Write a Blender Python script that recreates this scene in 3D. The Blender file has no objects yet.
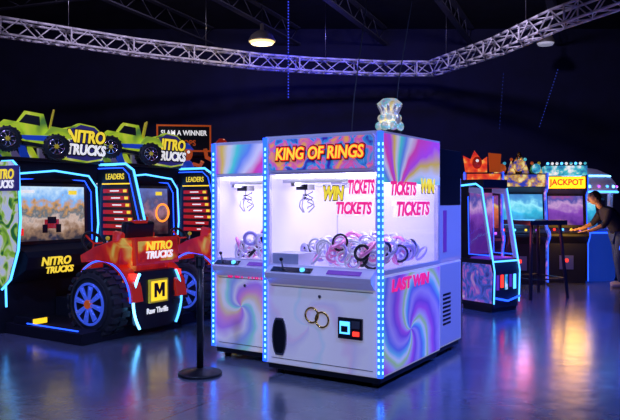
import bpy, bmesh, math, random
from mathutils import Vector, Matrix, Euler
random.seed(7)
S=bpy.context.scene
try:
    S.view_settings.view_transform='Standard'
    S.view_settings.look='None'
except Exception: pass

# ---------------------------------------------------------------- materials
def mat(name,col,rough=.5,metal=0,em=None,es=0,spec=.5,coat=0):
    m=bpy.data.materials.new(name); m.use_nodes=True
    b=m.node_tree.nodes['Principled BSDF']
    b.inputs['Base Color'].default_value=(*col,1)
    b.inputs['Roughness'].default_value=rough
    b.inputs['Metallic'].default_value=metal
    b.inputs['Specular IOR Level'].default_value=spec
    b.inputs['Coat Weight'].default_value=coat
    if em is not None:
        b.inputs['Emission Color'].default_value=(*em,1)
        b.inputs['Emission Strength'].default_value=es
    return m
def N(m,t,**k):
    n=m.node_tree.nodes.new(t)
    for a,v in k.items(): setattr(n,a,v)
    return n
def L(m,a,b): m.node_tree.links.new(a,b)
def math_n(m,op,a,b=None):
    n=N(m,'ShaderNodeMath',operation=op)
    for i,v in enumerate((a,b)):
        if v is None: continue
        if isinstance(v,(int,float)): n.inputs[i].default_value=v
        else: L(m,v,n.inputs[i])
    return n.outputs[0]
def ramp(m,fac,stops,interp='LINEAR'):
    r=N(m,'ShaderNodeValToRGB'); cr=r.color_ramp; cr.interpolation=interp
    while len(cr.elements)<len(stops): cr.elements.new(.5)
    for e,(p,c) in zip(cr.elements,stops): e.position=p; e.color=(*c,1)
    L(m,fac,r.inputs[0]); return r.outputs[0]

def swirl(name,axis,c0,c1,stops,es,turns=2.0,arms=2,noise=.25,rough=.3):
    m=mat(name,(1,1,1),rough); b=m.node_tree.nodes['Principled BSDF']
    tc=N(m,'ShaderNodeTexCoord'); sp=N(m,'ShaderNodeSeparateXYZ'); L(m,tc.outputs['Object'],sp.inputs[0])
    u=math_n(m,'SUBTRACT',sp.outputs[0 if axis=='x' else 1],c0)
    v=math_n(m,'SUBTRACT',sp.outputs[2],c1)
    ang=math_n(m,'DIVIDE',math_n(m,'ARCTAN2',v,u),2*math.pi)
    rad=math_n(m,'SQRT',math_n(m,'ADD',math_n(m,'MULTIPLY',u,u),math_n(m,'MULTIPLY',v,v)))
    nz=N(m,'ShaderNodeTexNoise'); nz.inputs['Scale'].default_value=2.5; L(m,tc.outputs['Object'],nz.inputs['Vector'])
    t=math_n(m,'ADD',math_n(m,'MULTIPLY',ang,arms),math_n(m,'MULTIPLY',rad,turns))
    t=math_n(m,'ADD',t,math_n(m,'MULTIPLY',nz.outputs[0],noise*4))
    t=math_n(m,'FRACT',math_n(m,'ADD',t,10))
    col=ramp(m,t,stops)
    L(m,col,b.inputs['Base Color']); L(m,col,b.inputs['Emission Color'])
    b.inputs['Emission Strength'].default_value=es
    return m
def noisy(name,stops,scale=4,es=0,rough=.4,detail=3,distort=0,metal=0):
    m=mat(name,(1,1,1),rough,metal); b=m.node_tree.nodes['Principled BSDF']
    tc=N(m,'ShaderNodeTexCoord'); nz=N(m,'ShaderNodeTexNoise')
    nz.inputs['Scale'].default_value=scale; nz.inputs['Detail'].default_value=detail; nz.inputs['Distortion'].default_value=distort
    L(m,tc.outputs['Object'],nz.inputs['Vector'])
    col=ramp(m,nz.outputs[0],stops)
    L(m,col,b.inputs['Base Color'])
    if es: L(m,col,b.inputs['Emission Color']); b.inputs['Emission Strength'].default_value=es
    return m
def screenmat(name,z0,z1,stops,es=1.0,scale=9):
    m=mat(name,(0,0,0),.15); b=m.node_tree.nodes['Principled BSDF']
    tc=N(m,'ShaderNodeTexCoord'); sp=N(m,'ShaderNodeSeparateXYZ'); L(m,tc.outputs['Object'],sp.inputs[0])
    nz=N(m,'ShaderNodeTexNoise'); nz.inputs['Scale'].default_value=scale; nz.inputs['Detail'].default_value=5; L(m,tc.outputs['Object'],nz.inputs['Vector'])
    t=math_n(m,'DIVIDE',math_n(m,'SUBTRACT',sp.outputs[2],z0),z1-z0)
    t=math_n(m,'ADD',t,math_n(m,'MULTIPLY',math_n(m,'SUBTRACT',nz.outputs[0],.5),.7))
    col=ramp(m,t,stops)
    L(m,col,b.inputs['Emission Color']); b.inputs['Emission Strength'].default_value=es
    return m

BLACK=mat('black_plastic',(.012,.012,.02),.35)
MATTE=mat('matte_black_cabinet',(.012,.012,.025),.85,spec=.2)
DARK=mat('dark_grey_paint',(.02,.02,.04),.5)
RUBBER=mat('tyre_rubber',(.03,.03,.035),.55)
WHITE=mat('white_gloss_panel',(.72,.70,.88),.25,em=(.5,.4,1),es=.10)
WHITEP=mat('white_panel',(.6,.6,.75),.35)
CHROME=mat('chrome',(.85,.85,.95),.15,1)
SILVER=mat('silver_prize_ring',(.85,.85,.95),.3,.75,em=(.8,.75,1),es=.12)  # slight emission put in to lighten the metal; the rings are no lamps
STEEL=mat('brushed_steel',(.5,.5,.55),.35,1)
LEDB=mat('led_blue',(0,0,0),.4,em=(.012,.07,1),es=3.2)
LEDC=mat('led_azure',(0,0,0),.4,em=(.07,.38,1),es=2.8)
LEDW=mat('led_white_blue',(0,0,0),.4,em=(.12,.5,1),es=6)
LEDO=mat('led_orange',(0,0,0),.4,em=(1,.22,.02),es=2)
LEDP=mat('led_purple',(0,0,0),.4,em=(.5,.1,1),es=2)
LEDR=mat('led_red',(0,0,0),.4,em=(1,.03,.02),es=2.5)
GLOWW=mat('lit_white_panel',(.8,.78,.95),.5,em=(.66,.60,1),es=.38)
GLOWT=mat('interior_light_tube',(.8,.8,.9),.5,em=(.85,.85,1),es=5)
YEL=mat('yellow_lit_sign',(.9,.6,.02),.4,em=(1,.62,.02),es=1.2)
YELS=mat('bright_yellow_sign',(.9,.5,.02),.4,em=(1,.45,.01),es=2.2)
YTX=mat('yellow_lettering',(.9,.7,.05),.4,em=(1,.75,.05),es=.8)
WTX=mat('white_lettering',(.9,.9,.9),.4,em=(1,1,1),es=.7)
PTX=mat('pink_lettering',(.9,.03,.3),.4,em=(1,.02,.25),es=.7)
RTX=mat('red_lettering',(.8,.02,.03),.4,em=(1,.03,.02),es=.8)
BTX=mat('black_lettering',(.01,.01,.02),.5)
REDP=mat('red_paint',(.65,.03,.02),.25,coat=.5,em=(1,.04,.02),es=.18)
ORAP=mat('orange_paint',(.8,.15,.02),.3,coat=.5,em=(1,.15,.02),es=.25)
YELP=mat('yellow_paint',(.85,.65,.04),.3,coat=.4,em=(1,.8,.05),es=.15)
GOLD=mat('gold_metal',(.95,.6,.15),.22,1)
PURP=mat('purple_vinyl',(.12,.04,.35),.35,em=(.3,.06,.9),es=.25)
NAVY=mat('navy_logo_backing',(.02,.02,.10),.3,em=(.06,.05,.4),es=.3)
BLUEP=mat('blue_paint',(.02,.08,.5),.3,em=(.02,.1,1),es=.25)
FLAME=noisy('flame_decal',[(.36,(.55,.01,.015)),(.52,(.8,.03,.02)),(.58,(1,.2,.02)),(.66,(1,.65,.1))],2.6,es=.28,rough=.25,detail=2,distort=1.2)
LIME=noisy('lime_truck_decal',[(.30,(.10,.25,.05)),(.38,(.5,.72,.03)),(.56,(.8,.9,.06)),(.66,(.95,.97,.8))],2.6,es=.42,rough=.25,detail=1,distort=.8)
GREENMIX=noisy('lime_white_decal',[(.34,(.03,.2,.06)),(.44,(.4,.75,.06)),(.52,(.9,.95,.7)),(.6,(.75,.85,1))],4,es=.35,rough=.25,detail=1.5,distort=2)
RAIN=[(0,(.9,.08,.5)),(.14,(.8,.75,.95)),(.3,(.15,.3,.9)),(.45,(.1,.75,.7)),(.58,(.8,.8,.95)),(.7,(.9,.6,.1)),(.82,(.6,.1,.85)),(1,(.9,.08,.5))]
PASTEL=[(0,(.72,.66,.96)),(.15,(.84,.82,1)),(.4,(.82,.80,1)),(.48,(.68,.8,.98)),(.56,(.86,.84,1)),(.85,(.84,.8,1)),(.93,(.82,.66,.92)),(1,(.72,.66,.96))]
VIV=[(0,(.25,.10,.75)),(.2,(.45,.35,.95)),(.34,(.15,.2,.85)),(.46,(.2,.6,.9)),(.54,(.75,.8,1)),(.62,(.45,.75,.3)),(.72,(.55,.45,.95)),(.86,(.5,.12,.8)),(1,(.25,.10,.75))]
VIVF=[(0,(.55,.25,.9)),(.15,(.85,.8,1)),(.3,(.35,.45,.95)),(.45,(.35,.8,.75)),(.55,(.9,.9,1)),(.7,(.9,.65,.45)),(.82,(.85,.35,.7)),(1,(.55,.25,.9))]
def glassmat():
    m=bpy.data.materials.new('clear_glass'); m.use_nodes=True; nt=m.node_tree; nt.nodes.clear()
    o=nt.nodes.new('ShaderNodeOutputMaterial'); t=nt.nodes.new('ShaderNodeBsdfTransparent'); g=nt.nodes.new('ShaderNodeBsdfGlossy')
    g.inputs['Roughness'].default_value=.04; t.inputs[0].default_value=(.97,.97,1,1)
    f=nt.nodes.new('ShaderNodeLayerWeight'); p=nt.nodes.new('ShaderNodeMath'); p.operation='POWER'; p.inputs[1].default_value=4
    nt.links.new(f.outputs['Facing'],p.inputs[0])
    q=nt.nodes.new('ShaderNodeMath'); q.operation='MULTIPLY_ADD'; q.inputs[1].default_value=.45; q.inputs[2].default_value=.03; nt.links.new(p.outputs[0],q.inputs[0])
    mx=nt.nodes.new('ShaderNodeMixShader'); nt.links.new(q.outputs[0],mx.inputs[0]); nt.links.new(t.outputs[0],mx.inputs[1]); nt.links.new(g.outputs[0],mx.inputs[2]); nt.links.new(mx.outputs[0],o.inputs[0])
    return m
GLASS=glassmat()

# ---------------------------------------------------------------- mesh builder
class MB:
    def __init__(s): s.bm=bmesh.new(); s.m=[]
    def mi(s,m):
        if m not in s.m: s.m.append(m)
        return s.m.index(m)
    def _f(s,verts,m,smooth=False):
        k=s.mi(m); fs=set()
        for v in verts: fs.update(v.link_faces)
        for f in fs: f.material_index=k; f.smooth=smooth
    def box(s,x0,x1,y0,y1,z0,z1,m):
        M=Matrix.Translation(((x0+x1)/2,(y0+y1)/2,(z0+z1)/2))@Matrix.Diagonal((abs(x1-x0),abs(y1-y0),abs(z1-z0),1))
        s._f(bmesh.ops.create_cube(s.bm,size=1,matrix=M)['verts'],m); return s
    def boxr(s,c,size,rot,m):
        M=Matrix.Translation(c)@Euler(rot).to_matrix().to_4x4()@Matrix.Diagonal((*size,1))
        s._f(bmesh.ops.create_cube(s.bm,size=1,matrix=M)['verts'],m); return s
    def prism(s,pts,axis,a,b,m):
        def P(p,t):
            return {'x':(t,p[0],p[1]),'y':(p[0],t,p[1]),'z':(p[0],p[1],t)}[axis]
        A=[s.bm.verts.new(P(p,a)) for p in pts]; B=[s.bm.verts.new(P(p,b)) for p in pts]
        n=len(pts); fs=[s.bm.faces.new(A),s.bm.faces.new(B[::-1])]
        for i in range(n): fs.append(s.bm.faces.new((A[(i+1)%n],A[i],B[i],B[(i+1)%n])))
        k=s.mi(m)
        for f in fs: f.material_index=k
        bmesh.ops.recalc_face_normals(s.bm,faces=fs); return s
    def cyl(s,p0,p1,r0,r1,m,seg=16,smooth=True):
        p0=Vector(p0);p1=Vector(p1);d=p1-p0
        M=Matrix.Translation((p0+p1)/2)@d.to_track_quat('Z','Y').to_matrix().to_4x4()
        vs=bmesh.ops.create_cone(s.bm,cap_ends=True,segments=seg,radius1=r0,radius2=r1,depth=d.length,matrix=M)['verts']
        s._f(vs,m,False)
        if smooth:
            for v in vs:
                for f in v.link_faces:
                    if len(f.verts)==4: f.smooth=True
        return s
    def sph(s,c,r,m,seg=16,rot=(0,0,0)):
        if not hasattr(r,'__len__'): r=(r,r,r)
        M=Matrix.Translation(c)@Euler(rot).to_matrix().to_4x4()@Matrix.Diagonal((*r,1))
        s._f(bmesh.ops.create_uvsphere(s.bm,u_segments=seg,v_segments=max(6,seg//2+2),radius=1,matrix=M)['verts'],m,True); return s
    def tube(s,pts,r,m,seg=8,closed=False):
        pts=[Vector(p) for p in pts]; n=len(pts); rings=[]; k=s.mi(m)
        nrm=None
        for i,p in enumerate(pts):
            if closed: t=(pts[(i+1)%n]-pts[i-1])
            else: t=pts[min(i+1,n-1)]-pts[max(i-1,0)]
            t.normalize()
            if nrm is None:
                nrm=t.orthogonal().normalized()
            else:
                nrm=(nrm-t*nrm.dot(t)); nrm.normalize()
            b=t.cross(nrm)
            rr=r[i] if hasattr(r,'__len__') else r
            rings.append([s.bm.verts.new(p+(nrm*math.cos(a)+b*math.sin(a))*rr) for a in [2*math.pi*j/seg for j in range(seg)]])
        R=range(n) if closed else range(n-1); fs=[]
        for i in R:
            A=rings[i];B=rings[(i+1)%n]
            for j in range(seg):
                fs.append(s.bm.faces.new((A[j],A[(j+1)%seg],B[(j+1)%seg],B[j])))
        for f in fs: f.smooth=True
        if not closed: fs+= [s.bm.faces.new(rings[0][::-1]),s.bm.faces.new(rings[-1])]
        for f in fs: f.material_index=k
        return s
    def torus(s,c,normal,R,r,m,seg=28,rs=8,arc=1.0):
        q=Vector(normal).to_track_quat('Z','Y'); c=Vector(c)
        n=seg if arc>=1 else seg+1
        pts=[c+q@Vector((R*math.cos(2*math.pi*arc*i/seg),R*math.sin(2*math.pi*arc*i/seg),0)) for i in range(n)]
        return s.tube(pts,r,m,rs,arc>=1)
    def lathe(s,c,axis,prof,m,seg=28):
        q=Vector(axis).to_track_quat('Z','Y'); c=Vector(c); k=s.mi(m); rings=[]
        for (r,h) in prof:
            rings.append([s.bm.verts.new(c+q@Vector((r*math.cos(2*math.pi*j/seg),r*math.sin(2*math.pi*j/seg),h))) for j in range(seg)])
        for i in range(len(prof)-1):
            for j in range(seg):
                f=s.bm.faces.new((rings[i][j],rings[i][(j+1)%seg],rings[i+1][(j+1)%seg],rings[i+1][j])); f.material_index=k; f.smooth=True
        for rg in (rings[0][::-1],rings[-1]):
            f=s.bm.faces.new(rg); f.material_index=k
        return s
    def build(s,name,parent=None,bevel=0,loc=None,rot=None):
        me=bpy.data.meshes.new(name); s.bm.to_mesh(me); s.bm.free()
        for m in s.m: me.materials.append(m)
        o=bpy.data.objects.new(name,me); S.collection.objects.link(o)
        if parent: o.parent=parent
        if loc: o.location=loc
        if rot: o.rotation_euler=rot
        if bevel:
            b=o.modifiers.new('bevel','BEVEL'); b.width=bevel; b.segments=2; b.limit_method='ANGLE'; b.angle_limit=math.radians(40)
        return o
def root(name,loc,rz=0):
    e=bpy.data.objects.new(name,None); e.empty_display_size=.2; S.collection.objects.link(e)
    e.location=loc; e.rotation_euler=(0,0,rz); return e
def txt(parent,body,loc,size,m,rot=(math.pi/2,0,0),ext=.004,off=.0,sx=1,shear=0,name='lettering'):
    c=bpy.data.curves.new(name,'FONT'); c.body=body; c.size=size; c.align_x='CENTER'; c.align_y='CENTER'
    c.extrude=ext; c.offset=off; c.shear=shear; c.materials.append(m); c.resolution_u=3
    o=bpy.data.objects.new(name,c); S.collection.objects.link(o); o.parent=parent; o.location=loc; o.rotation_euler=rot; o.scale=(sx,1,1)
    return o
def light(name,kind,loc,power,col,radius=.2,parent=None,rot=None,spot=None,blend=.6):
    l=bpy.data.lights.new(name,kind); l.energy=power; l.color=col
    l.shadow_soft_size=radius
    if kind=='SPOT': l.spot_size=spot; l.spot_blend=blend
    o=bpy.data.objects.new(name,l); S.collection.objects.link(o); o.location=loc
    if rot: o.rotation_euler=rot
    if parent: o.parent=parent
    return o
SIDE_R=(math.pi/2,0,math.pi/2); SIDE_L=(math.pi/2,0,-math.pi/2); FRONT=(math.pi/2,0,0)

# ---------------------------------------------------------------- camera
cam=bpy.data.cameras.new('camera'); co=bpy.data.objects.new('camera',cam); S.collection.objects.link(co)
co.location=(0,0,1.5); co.rotation_euler=(math.pi/2,0,0); cam.lens=36*700/620; cam.sensor_width=36; cam.shift_y=-10/620
cam.clip_end=100; S.camera=co

# ---------------------------------------------------------------- room shell
def floormat():
    m=mat('polished_concrete',(.1,.1,.16),.2,spec=.6); b=m.node_tree.nodes['Principled BSDF']
    tc=N(m,'ShaderNodeTexCoord'); mp=N(m,'ShaderNodeMapping'); mp.inputs['Rotation'].default_value=(0,0,math.radians(32)); L(m,tc.outputs['Object'],mp.inputs[0])
    nz=N(m,'ShaderNodeTexNoise'); nz.inputs['Scale'].default_value=1.3; nz.inputs['Detail'].default_value=8; nz.inputs['Roughness'].default_value=.65; L(m,mp.outputs[0],nz.inputs['Vector'])
    col=ramp(m,nz.outputs[0],[(.3,(.08,.10,.17)),(.5,(.14,.16,.24)),(.7,(.20,.22,.32))])
    sp=N(m,'ShaderNodeSeparateXYZ'); L(m,mp.outputs[0],sp.inputs[0])
    def seam(o,off,per):
        t=math_n(m,'FRACT',math_n(m,'DIVIDE',math_n(m,'ADD',o,100+off),per))
        return math_n(m,'LESS_THAN',t,.012/per)
    s=math_n(m,'MAXIMUM',seam(sp.outputs[0],.6,3.6),seam(sp.outputs[1],1.3,3.6))
    mx=N(m,'ShaderNodeMix',data_type='RGBA'); L(m,s,mx.inputs[0]); L(m,col,mx.inputs[6]); mx.inputs[7].default_value=(.015,.015,.03,1)
    L(m,mx.outputs[2],b.inputs['Base Color'])
    n2=N(m,'ShaderNodeTexNoise'); n2.inputs['Scale'].default_value=5; n2.inputs['Detail'].default_value=6; L(m,tc.outputs['Object'],n2.inputs['Vector'])
    rr=N(m,'ShaderNodeMapRange'); rr.inputs[3].default_value=.12; rr.inputs[4].default_value=.30; L(m,n2.outputs[0],rr.inputs[0]); L(m,rr.outputs[0],b.inputs['Roughness'])
    b.inputs['Coat Weight'].default_value=.7; b.inputs['Coat Roughness'].default_value=.18
    bp=N(m,'ShaderNodeBump'); bp.inputs['Strength'].default_value=.14; bp.inputs['Distance'].default_value=.02; L(m,n2.outputs[0],bp.inputs['Height']); L(m,bp.outputs[0],b.inputs['Normal']); L(m,bp.outputs[0],b.inputs['Coat Normal'])
    return m
FL=floormat()
WALL=noisy('dark_navy_wall',[(.3,(.005,.005,.035)),(.7,(.008,.008,.055))],2,rough=.85)
CEIL=noisy('dark_ceiling_deck',[(.3,(.008,.008,.018)),(.7,(.014,.014,.03))],3,rough=.8)
JOI=mat('steel_joist_paint',(.08,.08,.12),.6)
X0,X1,Y0,Y1,H=-11,11,-4,18,5.9
MB().box(X0,X1,Y0,Y1,-.1,0,FL).build('floor')
MB().box(X0,X1,Y0,Y1,H,H+.1,CEIL).build('ceiling')
MB().box(X0,X1,Y1,Y1+.1,0,H,WALL).build('wall_back')
MB().box(X0-.1,X0,Y0,Y1,0,H,WALL).build('wall_left')
MB().box(X1,X1+.1,Y0,Y1,0,H,WALL).build('wall_right')
MB().box(X0,X1,Y0-.1,Y0,0,H,WALL).build('wall_front')
MB().box(X0,X1,Y1-.02,Y1,0,.12,DARK).build('baseboard_back')
mb=MB()
def beam(mb,a,b,h=.25,w=.1):
    a=Vector(a);b=Vector(b);d=b-a; ang=math.atan2(d.y,d.x)
    mb.boxr((a+b)/2,(d.length,w,.03),(0,0,ang),JOI)
    mb.boxr((a+b)/2+Vector((0,0,-h)),(d.length,w,.03),(0,0,ang),JOI)
    n=int(d.length/.5)
    for i in range(n):
        p=a+d*(i/n); q=a+d*((i+1)/n)
        if i%2: mb.cyl(p,q+Vector((0,0,-h)),.012,.012,JOI,5)
        else: mb.cyl(p+Vector((0,0,-h)),q,.012,.012,JOI,5)
for i in range(6):
    y=6+i*1.5
    beam(mb,(X0+.1,y+3.2,H-.03),(X1-.1,max(y-5,-3.5),H-.03))
for i in range(9):
    x=-8+i*2.2
    beam(mb,(x,4,H-.03),(min(x+5.5,X1-.2),17.8,H-.03),.4,.14)
mb.build('ceiling_joists')

# ---------------------------------------------------------------- lighting truss
TR=mat('white_truss_aluminium',(.85,.82,.9),.35,.1)
def truss(pts,hw=.14,bay=.33,name='lighting_truss'):
    mb=MB(); P=[Vector(p) for p in pts]; sec=[]
    acc=[]
    for i in range(len(P)-1):
        d=P[i+1]-P[i]; n=max(1,round(d.length/bay))
        for k in range(n): acc.append(P[i]+d*(k/n))
    acc.append(P[-1])
    for i,p in enumerate(acc):
        t=(acc[min(i+1,len(acc)-1)]-acc[max(i-1,0)]).normalized(); s=t.cross(Vector((0,0,1))).normalized()
        sec.append([p+s*a*hw+Vector((0,0,b*hw)) for a,b in ((-1,-1),(1,-1),(1,1),(-1,1))])
    for i in range(len(sec)-1):
        A,B=sec[i],sec[i+1]
        for k in range(4):
            mb.cyl(A[k],B[k],.024,.024,TR,8)
            k2=(k+1)%4
            if (i+k)%2: mb.cyl(A[k],B[k2],.012,.012,TR,6)
            else: mb.cyl(A[k2],B[k],.012,.012,TR,6)
        if i%4==0:
            for k in range(4): mb.cyl(A[k],A[(k+1)%4],.018,.018,TR,6)
    for i in range(3,len(acc),9):
        mb.cyl(acc[i]+Vector((0,0,hw)),(acc[i].x,acc[i].y,H),.006,.006,STEEL,5)
    mb.build(name)
Z=4.5
truss([(-7.2,10.4,Z),(-5.4,12.1,Z),(-3.5,13.7,Z),(-1.09,15.2,Z),(0,15.6,Z),(1.73,16.0,Z),(2.77,16.0,Z),(3.67,13.6,Z),(4.1,11.6,Z),(4.55,10.4,Z),(5.2,8.4,Z)])

# ---------------------------------------------------------------- pendant lamps, cables, light strings
WARM=mat('warm_lamp_glow',(1,1,1),.5,em=(1,.68,.25),es=1.5)
DIM=mat('dim_lamp_glow',(1,1,1),.5,em=(.5,.5,.7),es=.4)
SHADE=mat('lamp_shade_grey',(.25,.22,.2),.4,.5)
def pendant(x,y,z,r,glow,p):
    e=root('pendant_lamp',(x,y,z)); mb=MB()
    mb.lathe((0,0,0),(0,0,1),[(r,0),(r*.97,.03),(r*.8,.12),(r*.4,.2),(r*.15,.22),(r*.15,.34),(.02,.36)],SHADE,24)
    mb.cyl((0,0,-.05),(0,0,-.005),r*.78,r*.93,glow,24)
    mb.cyl((0,0,.34),(0,0,H-z),.01,.01,BLACK,6)
    mb.build('shade_and_cord',e)
    if p: light('lamp_bulb','POINT',(0,0,-.25),p,(1,.8,.5),.04,e)
pendant(-.94,13.7,4.6,.27,WARM,14)
pendant(5.25,15.6,5.0,.2,DIM,0)
pendant(-3.2,3.2,5.0,.27,WARM,0); pendant(3.5,2.5,5.0,.27,WARM,0)
def dots(name,a,b,n,r,m):
    mb=MB(); a=Vector(a);b=Vector(b)
    mb.cyl(a,b,.004,.004,BLACK,5)
    for i in range(n): mb.sph(a+(b-a)*((i+.5)/n),r,m,6)
    mb.build(name)
LD=mat('string_light_blue',(0,0,0),.5,em=(.04,.06,.9),es=1.3)
LDD=mat('string_light_dim_blue',(0,0,0),.5,em=(.03,.06,.6),es=.7)
dots('hanging_string_lights',(-.47,15.2,H),(-.47,15.2,3.7),34,.016,LD)
dots('hanging_string_lights',(5.85,16.5,4.6),(5.4,16.5,3.2),20,.012,LDD)
dots('hanging_string_lights',(4.7,17,4.6),(4.6,17,3.2),16,.010,LDD)

# ---------------------------------------------------------------- crane machines
def crane(name,loc,rz,W,D,zt=2.05,title=True,power=14,rings=150,seed=1,style='main'):
    rnd=random.Random(seed); e=root(name,(*loc,0),rz); h=W/2
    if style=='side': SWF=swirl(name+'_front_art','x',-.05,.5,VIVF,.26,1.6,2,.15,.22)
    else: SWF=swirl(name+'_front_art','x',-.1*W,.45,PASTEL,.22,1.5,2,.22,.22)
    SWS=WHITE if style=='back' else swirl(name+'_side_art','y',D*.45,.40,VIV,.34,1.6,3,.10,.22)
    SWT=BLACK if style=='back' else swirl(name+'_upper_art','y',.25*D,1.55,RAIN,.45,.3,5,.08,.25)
    zc=.90; zh=1.72
    mb=MB()
    mb.box(-h+.02,h-.02,.02,D-.02,.04,.10,BLACK)
    for sx in(-1,1):
        for y in(.1,D-.1): mb.cyl((sx*(h-.1),y,0),(sx*(h-.1),y,.05),.035,.03,BLACK,12)
    mb.box(-h,h,0,D,.09,zc,SWF)
    mb.build('lower_cabinet',e,.012)
    mb=MB()
    for sx in(-1,1): mb.box(sx*h,sx*(h+.006),.035,D-.03,.11,zc-.02,SWS)
    mb.box(-h+.06,h-.06,D,D+.006,.12,zc-.02,WHITEP)
    if style=='back':
        for sx in(-1,1):
            for k in range(8): mb.box(sx*(h+.006),sx*(h+.009),D-.3,D-.1,.3+k*.04,.32+k*.04,BLACK)
    mb.build('side_graphics',e)
    mb=MB()
    mb.prism([(-.075,zc-.06),(-.085,zc-.02),(0,zc+.04),(.03,zc+.04),(.03,zc-.12),(0,zc-.12)],'x',-h+.05,h-.05,WHITE)
    mb.boxr((-h*.45,-.048,zc+.013),(W*.36,.06,.006),(math.radians(35),0,0),BLACK)
    mb.boxr((h*.45,-.048,zc+.013),(W*.28,.05,.006),(math.radians(35),0,0),PURP)
    mb.cyl((-h*.6,-.05,zc+.015),(-h*.6,-.075,zc+.09),.008,.008,STEEL,8).sph((-h*.6,-.078,zc+.1),.016,BLACK,12)
    mb.cyl((-h*.25,-.05,zc+.01),(-h*.25,-.06,zc+.03),.022,.02,LEDC,14)
    mb.build('control_shelf',e,.006)
    mb=MB()
    if style!='side':
        px=-h*.72
        pr=[(px+.075*math.cos(t),.33+.16*max(-1,min(1,1.15*math.sin(t)))) for t in [i*math.pi/12 for i in range(24)]]
        mb.prism(pr,'y',-.012,.0,STEEL)
        pr=[(px+.06*math.cos(t),.33+.14*max(-1,min(1,1.15*math.sin(t)))) for t in [i*math.pi/12 for i in range(24)]]
        mb.prism(pr,'y',-.016,-.01,BLACK)
        cx=h*.52
        mb.box(cx-.11,cx+.11,-.02,0,.38,.55,BLACK)
        mb.box(cx-.09,cx-.0,-.028,-.02,.42,.52,LEDC)
        mb.box(cx-.075,cx-.015,-.032,-.028,.435,.485,BLACK)
        mb.box(cx+.02,cx+.09,-.028,-.02,.47,.53,STEEL)
        mb.box(cx+.03,cx+.085,-.03,-.02,.41,.445,LEDR)
        mb.torus((-.07*W,-.004,.54),(0,1,0),.062,.009,GOLD,28,8).torus((.02*W,-.006,.51),(0,1,0),.062,.009,GOLD,28,8)
    mb.box(-h+.07,h-.07,-.003,0,.14,.146,STEEL).box(-h+.07,h-.07,-.003,0,.76,.766,STEEL)
    mb.cyl((.0,-.012,.7),(0,0,.7),.014,.014,STEEL,12)
    mb.build('prize_door_and_coin_panel',e)
    mb=MB(); p=.045
    for sx in(-1,1):
        for y in(0,D-p): mb.box(sx*h,sx*(h-p),y,y+p,zc,zh,WHITE)
        mb.box(sx*h,sx*(h-.03),p,D-p,zc,zc+.04,WHITE)
    mb.box(-h+p,h-p,0,.03,zc,zc+.05,WHITE)
    mb.build('window_frame',e,.006)
    mb=MB()
    mb.box(-h+p,h-p,.012,.016,zc+.05,zh,GLASS)
    if style!='back': mb.box(h-.012,h-.016,p,D-p,zc+.04,zh,GLASS)
    mb.build('window_glass',e)
    mb=MB()
    mb.box(-h+p,h-p,.03,D-p,zc,zc+.02,GLOWW)
    mb.box(-h+p,h-p,D-p,D-p+.02,zc,zh,GLOWW)
    mb.box(-h+.01,-h+.03,p,D-p,zc,zh,GLOWW); mb.box(-h,-h+.01,p,D-p,zc,zh,WHITE)
    if style=='back': mb.box(h-.03,h-.01,p,D-p,zc,zh,WHITE)
    if style=='back': mb.box(-h-.003,-h+.0,.03,D-.03,1.45,zh,BLACK); mb.box(-h-.006,-h,D-.2,D-.12,1.0,1.4,PURP)
    mb.box(-h+.07,h-.07,.06,.09,zh-.03,zh-.005,GLOWT)
    mb.box(-h+.07,h-.07,D-.12,D-.09,zh-.03,zh-.005,GLOWT)
    if style=='main':
        mb.box(-h+.05,-h+.32,.04,.30,zc+.02,zc+.14,WHITEP)
        mb.box(-.07,-.04,D-.10,D-.06,zc,zh,STEEL)
    mb.build('interior',e)
    mb=MB()
    for y in(.2,D-.2): mb.box(-h+.06,h-.06,y-.015,y+.015,zh-.07,zh-.04,STEEL)
    cxx=-h*.62; cy=.32
    mb.box(cxx-.02,cxx+.02,.12,D-.12,zh-.1,zh-.07,STEEL)
    mb.box(cxx-.06,cxx+.06,cy-.06,cy+.06,zh-.13,zh-.08,BLACK)
    mb.cyl((cxx,cy,zh-.13),(cxx,cy,zh-.17),.006,.006,STEEL,6).cyl((cxx,cy,zh-.22),(cxx,cy,zh-.17),.03,.025,CHROME,14)
    for k in range(3):
        a=k*2.094+.4; ca,sa=math.cos(a),math.sin(a)
        mb.tube([(cxx+ca*.03,cy+sa*.03,zh-.21),(cxx+ca*.07,cy+sa*.07,zh-.23),(cxx+ca*.08,cy+sa*.08,zh-.28),(cxx+ca*.03,cy+sa*.03,zh-.33)],.006,STEEL,6)
    cc=[(cxx+.05+.025*math.cos(t*1.3),cy+.025*math.sin(t*1.3),zh-.14-.012*t) for t in range(14)]
    mb.tube(cc,.004,BLACK,5)
    mb.build('crane_claw',e)
    mb=MB(); PK=mat('pink_prize_ring',(.9,.3,.65),.3,.5,em=(1,.3,.7),es=.1); VI=mat('violet_prize_ring',(.5,.45,.95),.3,.5,em=(.5,.4,1),es=.1)  # coloured rings carry the same slight brightening emission
    for i in range(rings):
        x=rnd.uniform(-h+.12,h-.12); y=rnd.uniform(.1,D-.14)
        if style=='main' and x<-h+.4 and y<.4: continue
        t=.22*(1-abs(x-h*.15)/h*.5)*rnd.random()**.6
        z=zc+.04+t
        nrm=Vector((rnd.uniform(-.8,.8),rnd.uniform(-1.2,-.2),rnd.uniform(-.3,.8))).normalized()
        R=rnd.uniform(.05,.075); m=rnd.choice([SILVER,SILVER,VI,PK,SILVER,WHITEP,BLACK])
        z=max(z,zc+.03+R*math.sqrt(max(0,1-nrm.z**2)))
        mb.torus((x,y,z),nrm,R,rnd.uniform(.009,.015),m,16,6)
        if rnd.random()<.5:
            mb.torus((x,y,z),nrm,R*.72,.006,rnd.choice([PK,VI,SILVER]),14,5)
    mb.build('prize_rings',e)
    mb=MB()
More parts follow.
